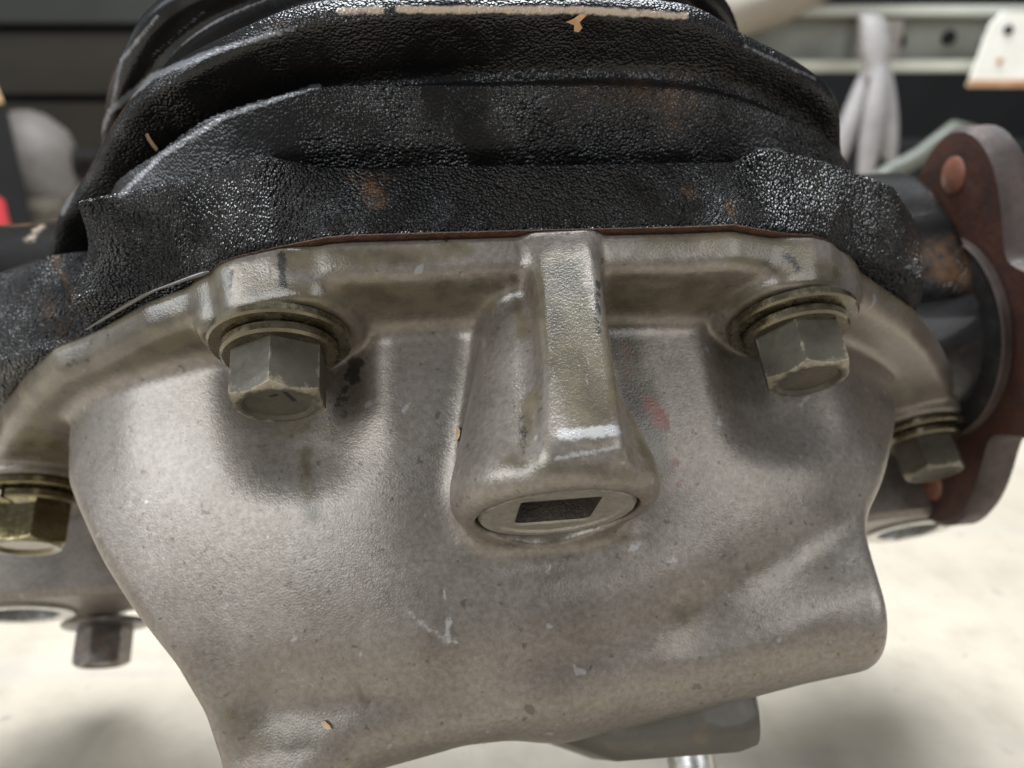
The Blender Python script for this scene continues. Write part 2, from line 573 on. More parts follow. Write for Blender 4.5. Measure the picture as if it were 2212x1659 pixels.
def build_cover():
    h = 0.9
    lo, hi = (-192, -2, -184), (194, 128, 9)
    x, a, u = grid(lo, hi, h)
    sx, su = x[:, 0, :] + 0 * u[:, 0, :], u[:, 0, :] + 0 * x[:, 0, :]
    s = blur2(poly_sdf(sx, su, FC), 1)[:, None, :].astype(np.float32)
    d = smax(s + 0.38 * np.maximum(a, 0), np.abs(a - 4.5) - 4.5, 3.5)
    # wall of the cover: height over (x, a)
    xs = x[:, 0, 0]
    cre = np.interp(xs, [-150, -140, -129, -111, -97, -76, -50, -34, -7, 28, 53, 75, 96, 114, 129, 139, 150],
                    [-95, -80, -66, -47, -38, -31, -25, -22, -23, -27, -31, -38, -50, -66, -83, -96, -112])
    end = np.interp(xs, [-120, -80, -60, -30, 0, 30, 60, 90, 120], [-72, -61, -57, -54, -53, -54, -57, -63, -74])
    kk = np.ones(13) / 13
    cre = np.convolve(np.pad(cre, 6, mode='edge'), kk, 'valid')
    end = np.convolve(np.pad(end, 6, mode='edge'), kk, 'valid')
    t = np.clip((a[:, :, 0] - 9) / 91.0, 0, 1.3)
    ts = t ** 0.9
    U = cre[:, None] * (1 - ts) + end[:, None] * ts + 5.0 * np.sin(np.clip(t, 0, 1) * math.pi)
    X2, A2 = xs[:, None] + 0 * t, a[0, :, 0][None, :] + 0 * t

    def seg(p, q):
        e = np.array(q) - np.array(p)
        tt = np.clip(((X2 - p[0]) * e[0] + (A2 - p[1]) * e[1]) / (e @ e), 0, 1)
        return np.hypot(X2 - p[0] - e[0] * tt, A2 - p[1] - e[1] * tt)
    U = U - 2.0 * np.exp(-(seg((92, 60), (38, 82)) / 9.5) ** 2) - 1.5 * np.exp(-(seg((38, 82), (-10, 92)) / 9) ** 2)
    U = U - 2.0 * np.exp(-(seg((-62, 90), (-20, 93)) / 7) ** 2)
    U = U - 4.5 * np.exp(-(((X2 - 5) / 24) ** 2 + ((A2 - 60) / 9) ** 2))
    U = U.astype(np.float32)
    K = [(-124, -5), (-124, 16), (-121, 29), (-112, 43), (-106, 53), (-97, 66), (-87, 79), (-81, 90), (-78, 102), (-76, 140), (-52, 140), (-51, 117),
         (-41, 108), (-20, 104.6), (7, 104.4), (32, 100), (50, 97), (62, 93), (72, 82), (80, 72), (88, 63), (99, 50), (110, 36),
         (122, 22), (132, 5), (132, -5)]
    k2 = blur2(poly_sdf(X2, A2, K), 2).astype(np.float32)[:, :, None]
    kr = (4.2 + 11.0 * np.clip((a - 80) / 12, 0, 1) * np.clip((x + 72) / 10, 0, 1)).astype(np.float32)
    wall = smax((u - U[:, :, None]) * 0.88, k2 + 0.10 * np.maximum(-52 - u, 0), kr)
    # cross boss low on the right: a stub cylinder with a flat end
    p0, p1 = np.array([90.0, 78.8, -63.5]), np.array([6.0, 86.5, -77.0])
    e = p1 - p0
    tt = np.clip(((x - p0[0]) * e[0] + (a - p0[1]) * e[1] + (u - p0[2]) * e[2]) / (e @ e), -0.3, 1.0).astype(np.float32)
    stub = np.sqrt((x - p0[0] - tt * e[0]) ** 2 + (a - p0[1] - tt * e[1]) ** 2 + (u - p0[2] - tt * e[2]) ** 2) - 16.3
    stub = smax(stub, x - 86.5, 5.0)
    wall = smin(wall, stub, 9.0)
    wall = np.maximum(np.maximum(wall, 2.0 - a), -128 - u)
    # boss that carries the filler plug, widening towards its face
    rb = np.interp(a, [8, 18, 52, 61], [11, 13, 22.6, 23.6]).astype(np.float32)
    cyl = np.hypot(x - PLUG[0], u - PLUG[2]) - rb
    boss = smax(cyl * 0.97, np.abs(a - 31) - 30, 7.0)
    wall = smin(wall, boss, 8.0)
    # pockets cut for the bolt heads
    for i, (bx, bu) in enumerate(BOLTS):
        c = np.hypot(x - bx, (u - bu)) - (17.2 if i < 2 else 19.0)
        c = smax(c, 12.5 - a, 3.0)
        if i < 2:
            c = smax(c, a - 40, 12)
        wall = smax(wall, -c, 10.0)
    d = smin(d, wall, 5.0)
    # vertical rib from the rim down to the plug boss
    xc = np.interp(a, [0, 17, 56], [11.5, 11, 8.3]).astype(np.float32)
    hw = np.interp(a, [0, 17, 56], [7.0, 7.1, 8.2]).astype(np.float32) + np.clip(-(u - 1.5), 0, 20) * 0.12
    rib = smax(np.abs(x - xc) - hw, u - (-1.0 + 0.108 * a), 3.0)
    rib = smax(rib, a - 57.0 + 0.10 * (u - 6), 3.0)
    rib = smax(rib, (u - 5.4 + 0.9 * (a - 53.5)) * 0.74, 1.2)
    rib = np.maximum(np.maximum(rib, 1.0 - a), -20 - u)
    d = smin(d, rib, 3.5)
    # bolt bosses
    for bx, bu in BOLTS:
        c = smax(np.hypot(x - bx, u - bu) - 18.6, np.abs(a - 6.2) - 6.3, 2.0)
        c = smax(c, s + 0.2 * a, 2.5)
        d = smin(d, c, 3.0)
    # plug bore, slightly deeper than the plug
    bore = np.maximum(np.hypot(x - PLUG[0], u - PLUG[2]) - 17.9, np.maximum(54.5 - a, a - 63.5))
    d = np.maximum(d, -bore)
    d = np.maximum(d, np.maximum(-181 - u, -a))
    d = np.maximum(d, a - 126.5)
    v, q = surface_nets(d, lo, h)
    px, py = proj(v)
    me = mesh_np('cover', v / 1000.0, q)
    vx, va, vu = v[:, 0], v[:, 1], v[:, 2]
    gr = blobs(px, py, [(0, 900, 170, 760, 44, .95), (90, 810, 430, 625, 46, .85), (200, 800, 430, 720, 40, .6), (470, 580, 470, 680, 26, .95), (60, 960, 110, 990, 45, .8),
                        (620, 560, 780, 560, 36, .5), (560, 640, 700, 650, 34, .6), (740, 560, 1000, 540, 26, .45), (720, 640, 1060, 640, 42, .62),
                        (660, 980, 670, 1110, 22, .45), (1600, 540, 1730, 560, 34, .95), (1560, 520, 1780, 600, 40, .6),
                        (1340, 640, 1640, 645, 40, .62), (1330, 600, 1560, 610, 18, .5), (1380, 540, 1500, 520, 30, .4), (1110, 600, 1130, 720, 18, .5),
                        (1200, 620, 1280, 860, 66, .85), (1090, 1000, 1400, 1030, 22, .45), (560, 700, 680, 690, 60, .5), (1660, 720, 1780, 690, 60, .5), (1260, 860, 1290, 930, 26, .55), (1150, 860, 1130, 960, 20, .5), (770, 1480, 790, 1520, 12, .36),
                        (1850, 560, 1960, 660, 26, .5), (1335, 720, 1420, 1010, 44, .55), (620, 930, 700, 920, 40, .35), (1480, 1330, 1760, 1180, 46, .3), (1143, 1530, 1146, 1535, 9, .9),
                        (500, 1560, 640, 1600, 50, .35), (1000, 1180, 1400, 1160, 16, .35)])
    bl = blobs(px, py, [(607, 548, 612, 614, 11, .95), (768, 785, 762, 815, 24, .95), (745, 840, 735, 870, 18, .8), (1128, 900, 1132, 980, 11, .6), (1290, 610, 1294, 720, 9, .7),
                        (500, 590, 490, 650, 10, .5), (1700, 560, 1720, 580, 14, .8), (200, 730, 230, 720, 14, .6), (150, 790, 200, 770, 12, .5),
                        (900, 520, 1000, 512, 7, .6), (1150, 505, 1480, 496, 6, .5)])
    rd = blobs(px, py, [(1395, 850, 1440, 930, 26, .9), (1340, 700, 1370, 850, 26, .42), (1440, 950, 1450, 1060, 30, .42), (1373, 1078, 1380, 1085, 5, 1.0)])
    we = blobs(px, py, [(1215, 940, 1330, 930, 17, 1.0), (1200, 990, 1340, 965, 8, .8), (885, 1322, 905, 1345, 9, .6), (910, 1345, 968, 1388, 15, .58), (965, 1340, 970, 1385, 7, .9), (955, 1260, 985, 1390, 3.0, .8),
                        (600, 1440, 690, 1500, 20, .42), (330, 1485, 350, 1485, 5, .7), (1225, 1290, 1290, 1250, 3, .0), (1320, 1390, 1350, 1368, 4, .6),
                        (1270, 760, 1268, 840, 5, .6), (690, 1390, 700, 1440, 12, .35), (20, 1205, 60, 1215, 22, .7)])
    add_attr(me, 'grime', gr)
    add_attr(me, 'black', bl)
    add_attr(me, 'red', rd)
    add_attr(me, 'wear', we)
    return new_obj('cover', me, M['cover'], diff)


cover = build_cover()

LOW = [(196, -150), (150, -300), (-150, -300), (-236, -150)]


def build_casing():
    h = 1.0
    lo, hi = (-236, -92, -150), (196, 2, 32)
    h = 0.85
    x, a, u = grid(lo, hi, h)
    sx, su = x[:, 0, :] + 0 * u[:, 0, :], u[:, 0, :] + 0 * x[:, 0, :]

    def loft(sections, k=2.0, br=2):
        ak = [q[0] for q in sections]
        ss = [blur2(poly_sdf(sx, su, q[1]), br).astype(np.float32) for q in sections]
        aa = a[0, :, 0]
        out = np.empty((x.shape[0], a.shape[1], u.shape[2]), np.float32)
        for j, av in enumerate(aa):
            i = int(np.clip(np.searchsorted(ak, av) - 1, 0, len(ak) - 2))
            t = np.clip((av - ak[i]) / (ak[i + 1] - ak[i]), 0, 1)
            out[:, j, :] = ss[i] * (1 - t) + ss[i + 1] * t
        return smax(out, np.maximum(a - ak[-1], ak[0] - a), k)
    F0 = [(-240, -150), (-200, -95), (-150, -52), (-125, -40), (-105, -37), (-104, -15.8), (-87, -15.8)] + [(p[0], p[1] + 0.4) for p in FC[9:25]] + [
        (103, -26), (116, -35), (121, -46), (124, -58), (140, -82), (160, -114)] + LOW
    F1 = [(-240, -150), (-200, -95), (-150, -52), (-125, -40), (-105, -37), (-98.3, -1.5), (-72, 3.5), (-54, 10.5), (-47, 7), (-41, 4.5), (-10, 2.5), (55, -1.5),
          (61, 3.5), (68, 1.5), (85, -5.5), (103, -14.5), (121, -35), (125, -46), (127, -59), (140, -84), (160, -115)] + LOW
    d = loft([(-18, F1), (0, F0)], 1.0, 1)
    ear = loft([(-31, [(-260, -160), (-200, -90), (-150, -48), (-125, -38), (-104, -36), (-104, -150)]),
                (0, [(-260, -160), (-200, -93), (-150, -50), (-125, -39), (-104, -37), (-104, -150)])], 3.0)
    d = smin(d, ear, 3.0)
    lug = smax(smax(np.abs(x - 159) - 13, np.abs(a + 34) - 14, 5), u + 79 + 0.15 * (x - 157), 6)
    d = smin(d, lug, 3.0)
    N0 = [(-112, -150), (-110, -60), (-92, -20), (-72, -9), (-45, -5), (-10, -6), (55, -10), (75, -14), (95, -25), (112, -48), (116, -70), (116, -150)]
    N1 = [(-122, -150), (-120, -60), (-99, -18), (-82, -5), (-65, 6), (-39, 12.5), (-20, 11.5), (0, 10), (45, 5.5), (70, -3), (92, -16), (108, -40), (114, -70), (114, -150)]
    N2 = [(-116, -150), (-112, -60), (-91, -27), (-75, -15), (-59, -5), (-38, 4), (0, 6.5), (45, 4), (68, -5), (88, -19), (103, -42), (110, -70), (110, -150)]
    N1r = [(-122, -150), (-120, -60), (-99, -18), (-82, -5), (-65, 6), (-39, 12.5), (0, 10), (45, 5.5), (70, -3), (92, -16), (108, -40), (114, -70), (114, -150)]
    N0r = [(-114, -150), (-112, -62), (-94, -24), (-76, -13), (-58, -7), (-38, -6), (0, -9), (45, -13), (70, -18), (93, -28), (110, -50), (115, -72), (115, -150)]
    N0 = [(-112, -150), (-110, -64), (-91, -29), (-72, -19), (-45, -15), (-10, -16), (55, -20), (75, -25), (95, -36), (112, -58), (116, -74), (116, -150)]
    N0, N1, N2 = curve(N0), curve(N1), curve(N2)
    NM = [(0.55 * p[0] + 0.45 * q[0], 0.55 * p[1] + 0.45 * q[1]) for p, q in zip(curve(N0r), curve(N1r))]
    neck = loft([(-42, N2), (-38, N2), (-34.5, N1), (-25, NM), (-17, N0)], 2.8, 2)
    d = smin(d, neck, 1.5)
    R1 = [(-150, -150), (-140, -70), (-124, -40), (-110, -25), (-95, -7), (-82, 5.5), (-60, 17), (-38, 24.5), (3, 24.5), (44, 20), (60, 11.5), (80.5, 0),
          (92.5, -10), (101, -27), (110, -46), (120, -80), (122, -150)]
    R1 = curve(R1)
    d = smin(d, loft([(-48, R1), (-41, R1)], 3.2, 1), 4.0)
    B0 = [(-125, -150), (-118, -60), (-106, -31), (-91, -15), (-78, -4), (-58, 6), (-35, 12), (0, 13), (40, 9), (55, 1), (70, -11), (85, -30), (95, -50), (98, -150)]
    B1 = [(-123, -150), (-116, -60), (-103, -35), (-92, -20), (-80, -9), (-66, -1), (-40, 6), (0, 8), (38, 5), (54, -4), (64, -15), (75, -35), (85, -60), (90, -150)]
    B0, B1 = curve(B0), curve(B1)
    d = smin(d, loft([(-86, B1), (-48, B0)], 2.0, 1), 5.0)
    R0 = [(-132, -150), (-124, -60), (-111.5, -31), (-100, -14), (-87, 0), (-71, 8), (-40, 14), (0, 16), (40, 11), (64, -1), (73.5, -12), (82, -32), (92, -60), (96, -150)]
    R0 = curve(R0)
    d = smin(d, loft([(-81, R0), (-74, R0)], 5.0, 1), 3.0)
    # axle side
    tube = smax(np.hypot(a + 52, u + 118) - 42, np.abs(x + 30) - 196, 4.0)
    d = smin(d, tube, 8.0)
    d = np.maximum(d, np.maximum(-146 - u, -90 - a))
    d = np.maximum(d, np.maximum(-234 - x, x - 194))
    v, q = surface_nets(d, lo, h)
    px, py = proj(v)
    me = mesh_np('casing', v / 1000.0, q)
    gr = np.clip(np.interp(v[:, 1], [-90, -56, -50, -42, -36, -21, -18, 0], [.03, .04, .10, .20, .20, .42, .9, 1.0]), 0, 1)
    smooth_area = blobs(px, py, [(300, 390, 620, 280, 60, .75), (600, 440, 700, 430, 60, .45)])
    gr = gr * (1 - smooth_area)
    ru = blobs(px, py, [(800, 405, 815, 430, 24, .95), (760, 385, 870, 385, 20, .5), (1575, 440, 1585, 480, 14, .75), (1480, 400, 1500, 420, 20, .45),
                        (750, 512, 1000, 506, 8, .8), (1000, 506, 1600, 490, 7, .7), (80, 640, 150, 720, 60, .45), (1250, 190, 1500, 230, 60, .45),
                        (1330, 150, 1560, 170, 40, .35), (2020, 560, 2110, 600, 60, 1.0), (560, 60, 700, 30, 12, .4), (120, 560, 160, 640, 14, .7)])
    du = blobs(px, py, [(735, 22, 820, 20, 11, .85), (860, 20, 1300, 22, 10, .95), (1300, 24, 1480, 34, 10, .9), (90, 490, 60, 520, 16, .5)])
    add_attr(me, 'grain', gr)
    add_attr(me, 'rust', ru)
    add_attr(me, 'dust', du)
    add_attr(me, 'crest_highlight', blobs(px, py, [(135, 460, 238, 240, 8, .8), (238, 240, 330, 165, 9, .95), (330, 165, 470, 108, 9, .9), (470, 108, 640, 60, 8, .8), (258, 424, 350, 335, 8, .9), (350, 335, 480, 254, 8, 1.0), (480, 254, 690, 184, 7, .9), (560, 328, 600, 345, 10, .35), (1630, 325, 1690, 322, 8, .5), (1610, 100, 1760, 170, 6, .6), (240, 235, 262, 130, 6, .7), (262, 130, 340, 35, 6, .8), (330, 120, 440, 25, 5, .6)]))  # lines of painted highlight on the housing ridges
    return new_obj('housing', me, M['casing'], diff)


casing = build_casing()


# ---- prisms, lathes and bolts in the differential's frame (mm -> m)
def frame_lathe(c, prof, axis='a', seg=48, close=True):
    """turn a profile of (radius, offset) about an axis of the frame through c"""
    vs, fs = [], []
    for i in range(seg):
        t = 2 * math.pi * i / seg
        for r, z in prof:
            p = (r * math.cos(t), r * math.sin(t))
            if axis == 'a':
                vs.append((c[0] + p[0], c[1] + z, c[2] + p[1]))
            else:
                vs.append((c[0] + z, c[1] + p[0], c[2] + p[1]))
    n = len(prof)
    for i in range(seg):
        j = (i + 1) % seg
        for k in range(n - 1):
            fs.append((i * n + k, i * n + k + 1, j * n + k + 1, j * n + k))
    vs = [tuple(q / 1000.0 for q in p) for p in vs]
    bm = bmesh.new()
    bv = [bm.verts.new(p) for p in vs]
    for f in fs:
        try:
            bm.faces.new([bv[i] for i in f])
        except ValueError:
            pass
    bmesh.ops.remove_doubles(bm, verts=bm.verts[:], dist=1e-6)
    return bm


def hex_head(c, base, height, r_in, dish=0.9, rot=0.0):
    """hex head with chamfered corners and a dished face; c = (x, u), along a"""
    ap = r_in
    r0 = ap * 0.97
    seg = 96
    rows, wear = [], []
    for i in range(seg):
        t = 2 * math.pi * i / seg
        k = (t + math.pi / 6) % (math.pi / 3) - math.pi / 6
        rh = ap / math.cos(k)
        ze = height - max(0.0, rh - r0) * 0.62 - 0.25
        rings = [(rh, 0), (rh, ze * 0.5), (rh * 0.997, ze - 0.35), (rh * 0.985, ze + 0.05), (min(rh, r0), height - 0.15), (r0 * 0.93, height), (r0 * 0.84, height - 0.1), (r0 * 0.76, height - dish), (r0 * 0.4, height - dish * 1.05),
                 (0.01, height - dish * 1.05)]
        cr = 0.5 * max(0.0, 1 - (math.pi / 6 - abs(k)) / 0.10)
        wear.append([cr, cr, max(cr, .4), .8, .7, .5, .3, .1, 0, 0])
        rows.append([(c[0] + r * math.cos(t + rot), base + z, c[1] + r * math.sin(t + rot)) for r, z in rings])
    n = len(rows[0])
    vs = [tuple(q / 1000 for q in p) for row in rows for p in row]
    fs = []
    for i in range(seg):
        j = (i + 1) % seg
        for k in range(n - 1):
            fs.append((i * n + k, i * n + k + 1, j * n + k + 1, j * n + k))
    bm = bmesh.new()
    lay = bm.verts.layers.float.new('edge')
    bv = [bm.verts.new(p) for p in vs]
    for q, e in zip(bv, [e for row in wear for e in row]):
        q[lay] = e
    for f in fs:
        bm.faces.new([bv[i] for i in f])
    bmesh.ops.remove_doubles(bm, verts=bm.verts[:], dist=1e-6)
    return bm


def washer_prof(ri, ro, z0, z1, b=0.5):
    return [(ri, z0), (ro - b, z0), (ro, z0 + b), (ro, z1 - b), (ro - b, z1), (ri, z1)]


def make_bolt(bx, bu, rot, mh, mw, label, scale=1.0, a0=12.6, gap=-1.6):
    s = scale
    b = new_obj('bolt', bm_mesh('bolt', hex_head((bx, bu), a0 + 5.6 * s, 12.2 * s, 9.7 * s, 0.9 * s, rot), True, 32), mh, diff)
    b['label'] = label
    wsh = new_obj('washer', bm_mesh('washer', frame_lathe((bx, a0, bu), washer_prof(6, 16.2 * s, 0.05, 2.6 * s, 0.5), seg=72), True, 35), mw, b)
    # split spring washer
    bm = bmesh.new()
    prof = washer_prof(6, 13.2 * s, 0, 2.9 * s, 0.6)
    seg = 70
    ring = []
    for i in range(seg + 1):
        t = gap + 2 * math.pi * (i / seg) * 0.985
        dz = 2.7 * s + 0.15 * s * i / seg
        ring.append([bm.verts.new(((bx + r * math.cos(t)) / 1000, (a0 + z + dz) / 1000, (bu + r * math.sin(t)) / 1000)) for r, z in prof])
    for i in range(seg):
        for k in range(len(prof) - 1):
            bm.faces.new((ring[i][k], ring[i][k + 1], ring[i + 1][k + 1], ring[i + 1][k]))
    bm.faces.new(ring[0])
    bm.faces.new(ring[-1])
    new_obj('spring_washer', bm_mesh('spring_washer', bm, True, 35), mw, b)
    return b


b1 = make_bolt(BOLTS[0][0], BOLTS[0][1], rad(-3), M['bolt'], M['washer'], 'dull hex bolt left of the rib, with a 7 stamped in its face')
b2 = make_bolt(BOLTS[1][0], BOLTS[1][1], rad(22), M['bolt'], M['washer'], 'oily hex bolt right of the rib, brassy washers')
b3 = make_bolt(BOLTS[2][0], BOLTS[2][1], rad(28), M['gold'], M['gold'], 'yellow zinc hex bolt cut by the left frame edge', 1.08, gap=1.75)
b4 = make_bolt(BOLTS[3][0], BOLTS[3][1], rad(38), M['bolt'], M['washer'], 'pale hex bolt at the right edge of the cover', 1.0)


def bar_mesh(name, p, q, wd, th):
    """a thin bar from p to q lying on a plane a = const (frame mm)"""
    p, q = np.array(p, float), np.array(q, float)
    d = unit(q - p)
    n = np.array([0, 1.0, 0])
    s = np.cross(d, n)
    vs = [(e + s * i * wd / 2 + n * j * th) / 1000 for e in (p, q) for i in (-1, 1) for j in (0, 1)]
    return py_mesh(name, vs, [(0, 1, 3, 2), (4, 6, 7, 5), (0, 4, 5, 1), (2, 3, 7, 6), (1, 5, 7, 3), (0, 2, 6, 4)])


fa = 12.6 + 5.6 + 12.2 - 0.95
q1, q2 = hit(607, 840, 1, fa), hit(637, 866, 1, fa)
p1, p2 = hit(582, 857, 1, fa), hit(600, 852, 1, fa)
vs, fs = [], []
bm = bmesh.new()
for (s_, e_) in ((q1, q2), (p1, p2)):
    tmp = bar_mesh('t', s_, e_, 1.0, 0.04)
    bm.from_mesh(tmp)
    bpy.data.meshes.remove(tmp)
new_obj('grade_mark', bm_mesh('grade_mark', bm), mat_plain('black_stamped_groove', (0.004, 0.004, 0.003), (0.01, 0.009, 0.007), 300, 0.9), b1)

# ---- gasket between cover and housing
gp = [(p[0], p[1] + float(np.interp(p[0], [-66, -50, -36, 60, 74, 90], [.0, .2, .3, .3, .1, -.1]))) for p in FC[9:25]]
gv = [(p[0] / 1000, aa / 1000, p[1] / 1000) for aa in (-0.2, 0.12) for p in gp] + [(p[0] * 0.9 / 1000, aa / 1000, (p[1] - 6) / 1000) for aa in (-0.2, 0.12) for p in gp]
n = len(gp)
gf = []
for i in range(n - 1):
    gf += [(i, i + 1, n + i + 1, n + i), (n + i, n + i + 1, 3 * n + i + 1, 3 * n + i), (i, 2 * n + i, 2 * n + i + 1, i + 1)]
new_obj('gasket', py_mesh('gasket', gv, gf), M['gasket'], diff)


# ---- filler plug with a square drive hole
def plug():
    seg = 64
    hs, ang = 8.6, rad(-3)
    bm = bmesh.new()

    def sq(t):
        c, s_ = math.cos(t), math.sin(t)
        k = hs / max(abs(c), abs(s_))
        # softened corners
        k = min(k, hs * 1.33)
        return k * c, k * s_
    rings = []
    y0 = PLUG[1] - 0.9
    for i in range(seg):
        t = 2 * math.pi * i / seg + math.pi / 4
        cx_, cy_ = math.cos(t), math.sin(t)
        qx, qy = sq(t)
        pts = [(17.2 * cx_, -5, 17.2 * cy_), (17.2 * cx_, -0.7, 17.2 * cy_), (16.6 * cx_, 0, 16.6 * cy_), (14.6 * cx_, 0, 14.6 * cy_), (14.0 * cx_, -0.5, 14.0 * cy_),
               (qx * 1.06, -0.6, qy * 1.06), (qx, -1.0, qy), (qx * 0.97, -15, qy * 0.97), (0.02 * cx_, -15.4, 0.02 * cy_)]
        row = []
        for px_, z, pu in pts:
            rx, ru_ = px_ * math.cos(ang) - pu * math.sin(ang), px_ * math.sin(ang) + pu * math.cos(ang)
            row.append(bm.verts.new(((PLUG[0] + rx) / 1000, (y0 + z) / 1000, (PLUG[2] + ru_) / 1000)))
        rings.append(row)
    for i in range(seg):
        j = (i + 1) % seg
        for k in range(len(rings[0]) - 1):
            f = bm.faces.new((rings[i][k], rings[i][k + 1], rings[j][k + 1], rings[j][k]))
            f.material_index = 1 if k >= 7 else 2 if k == 6 else 0
    return new_obj('filler_plug', bm_mesh('filler_plug', bm, True, 30), [M['plug'], M['hole'], mat_plain('darkened_socket_wall', (0.016, 0.013, 0.010), (0.055, 0.038, 0.024), 220, 0.6, bump=0.4)], diff)  # socket wall colour darkened to stand for the shade inside the hole


pl = plug()


# ---- tubes and drops of oil
def tube_mesh(name, pts, radii, seg=8):
    pts = [np.array(p, float) for p in pts]
    bm = bmesh.new()
    rings = []
    for i, p in enumerate(pts):
        d = unit(pts[min(i + 1, len(pts) - 1)] - pts[max(i - 1, 0)])
        s_ = unit(np.cross(d, (0.3, 0.2, 0.93)))
        t_ = np.cross(s_, d)
        r = radii[i] if hasattr(radii, '__len__') else radii
        rings.append([bm.verts.new((p + r * (math.cos(2 * math.pi * k / seg) * s_ + math.sin(2 * math.pi * k / seg) * t_)) / 1000.0) for k in range(seg)])
    for i in range(len(rings) - 1):
        for k in range(seg):
            bm.faces.new((rings[i][k], rings[i][(k + 1) % seg], rings[i + 1][(k + 1) % seg], rings[i + 1][k]))
    bm.faces.new(rings[0])
    bm.faces.new(rings[-1])
    return bm_mesh(name, bm, True, 60)


bead = [hit(x_, y_ - 2, 1, 1.1) for x_, y_ in ((186, 714), (225, 690), (262, 668), (310, 641), (340, 627), (380, 613), (412, 601), (440, 592), (453, 588))]
new_obj('oil_bead', tube_mesh('oil_bead', bead, [0.15, .4, .55, .5, .3, .45, .5, .7, .3]), M['oil'], diff)
# ---- mounting ears low on both sides, a ring face with a bolt hole in each
def ear(cu, cv, depth, side):
    c = at_depth(cu, cv, depth)
    R = 21.0
    bm = bmesh.new()
    seg = 56
    prof = [(12.5, -30), (12.5, -0.6), (13.2, 0), (R - 3, 0), (R - 2.2, -1.2), (R + 2, -1.6), (R + 4, -4), (R + 5, -34)]
    rings = []
    for i in range(seg):
        t = 2 * math.pi * i / seg
        row = []
        for r, z in prof:
            px_, pu = r * math.cos(t), r * math.sin(t)
            if r > R and -side * px_ > 0:
                px_ *= 1 + 2.2 * min(1.0, -side * px_ / R)      # web that runs back to the housing
            row.append(bm.verts.new(((c[0] + px_) / 1000, (c[1] + z) / 1000, (c[2] + pu) / 1000)))
        rings.append(row)
    for i in range(seg):
        j = (i + 1) % seg
        for k in range(len(prof) - 1):
            f = bm.faces.new((rings[i][k], rings[i][k + 1], rings[j][k + 1], rings[j][k]))
            f.material_index = 1 if k < 3 else 0
    o = new_obj('mounting_ear', bm_mesh('mounting_ear', bm, True, 35), [M['cover'], M['machined']], diff)
    o['label'] = 'mounting ear with a round bolt hole, low on the %s' % ('right' if side > 0 else 'left')
    return c


earL = ear(50, 1330, 300, -1)
earR = ear(1962, 1150, 330, 1)

# small flange bolt under the left ear
c = at_depth(228, 1360, 330)
sb = new_obj('bolt', bm_mesh('bolt', hex_head((c[0], c[2]), c[1], 15, 9.6, 0.8, rad(3)), True, 32), M['rusty'], diff)
sb['label'] = 'small rusty flange bolt below the left side of the cover'
new_obj('washer', bm_mesh('washer', frame_lathe((c[0], c[1], c[2]), [(5, -3.2), (16.8, -3.2), (17.5, -2.4), (16.8, -1.2), (9, 0.2)], seg=48), True, 40), M['rusty'], sb)
new_obj('shank', bm_mesh('shank', frame_lathe((c[0], c[1], c[2]), [(0.1, -30), (7.5, -30), (7.5, -3), (0.1, -3)], seg=24), True, 40), M['machined'], sb)
SMALL = c

# ---- output flange on the right: four lobes, hub, dust shield and stud ends
FX = 172.0
fc = np.array([-21.0, -112.0])       # centre (a, u) at its inner face


def lobed(r_lobe, r_neck, seg=120, rot=0.0):
    out = []
    for i in range(seg):
        t = 2 * math.pi * i / seg
        k = 0.5 + 0.5 * math.cos(4 * (t - rot))
        out.append((t, r_neck + (r_lobe - r_neck) * (k ** 0.9)))
    return out


fl_dir = math.atan2(-76 + 114, -80 + 32)


def oflange():
    pr = lobed(77, 45, rot=fl_dir)
    bm = bmesh.new()
    layers = [(0.9, -0.0), (0.975, 0.0), (1.0, 1.8), (1.0, 11.0), (0.975, 13.0), (0.3, 13.0)]
    rings = []
    for s_, z in [(0.30, 0.0)] + layers:
        rings.append([bm.verts.new(((FX + z) / 1000, (fc[0] + r * s_ * math.cos(t)) / 1000, (fc[1] + r * s_ * math.sin(t)) / 1000)) for t, r in pr])
    n_ = len(pr)
    for k in range(len(rings) - 1):
        for i in range(n_):
            j = (i + 1) % n_
            f = bm.faces.new((rings[k][i], rings[k][j], rings[k + 1][j], rings[k + 1][i]))
            f.material_index = 1 if k in (2, 3, 4) else 0
    o = new_obj('output_flange', bm_mesh('output_flange', bm, True, 35), [M['oxide'], M['rim']], diff)
    o['label'] = 'rusty red four lobed output flange'
    for k in range(4):
        t = fl_dir + k * math.pi / 2
        p = (FX, fc[0] + 60 * math.cos(t), fc[1] + 60 * math.sin(t))
        new_obj('stud', bm_mesh('stud', frame_lathe(p, [(0.1, -0.9), (6.0, -0.9), (6.6, -0.4), (6.6, 0.5)], axis='x', seg=32), True, 40), M['copper'], o)
    new_obj('hub', bm_mesh('hub', frame_lathe((FX, fc[0], fc[1]), [(0.1, 26), (24, 26), (30, 10), (32, 0.2), (31, -3), (29, -26), (28, -60)], axis='x', seg=64), True, 40), M['dark'], o)
    sh = new_obj('dust_shield', bm_mesh('dust_shield', frame_lathe((FX - 3, fc[0], fc[1]), [(10, -4), (30, -3), (35, -1.2), (37.5, -0.8)], axis='x', seg=96), True, 30), M['dark'], o)
    new_obj('shield_rim', bm_mesh('shield_rim', frame_lathe((FX - 3, fc[0], fc[1]), [(37.3, 3), (38.6, 2), (38.9, -1.2), (38.3, -1.7), (37.4, -1.2), (37.3, 3)], axis='x', seg=96), True, 40), M['rim'], o)
    return o


of = oflange()
new_obj('bearing_retainer', bm_mesh('bearing_retainer', frame_lathe((FX - 46, fc[0], fc[1]), [(20, 12), (30, 12), (32, 10), (32, -30), (20, -30)], axis='x', seg=80), True, 35), M['dark'], diff)

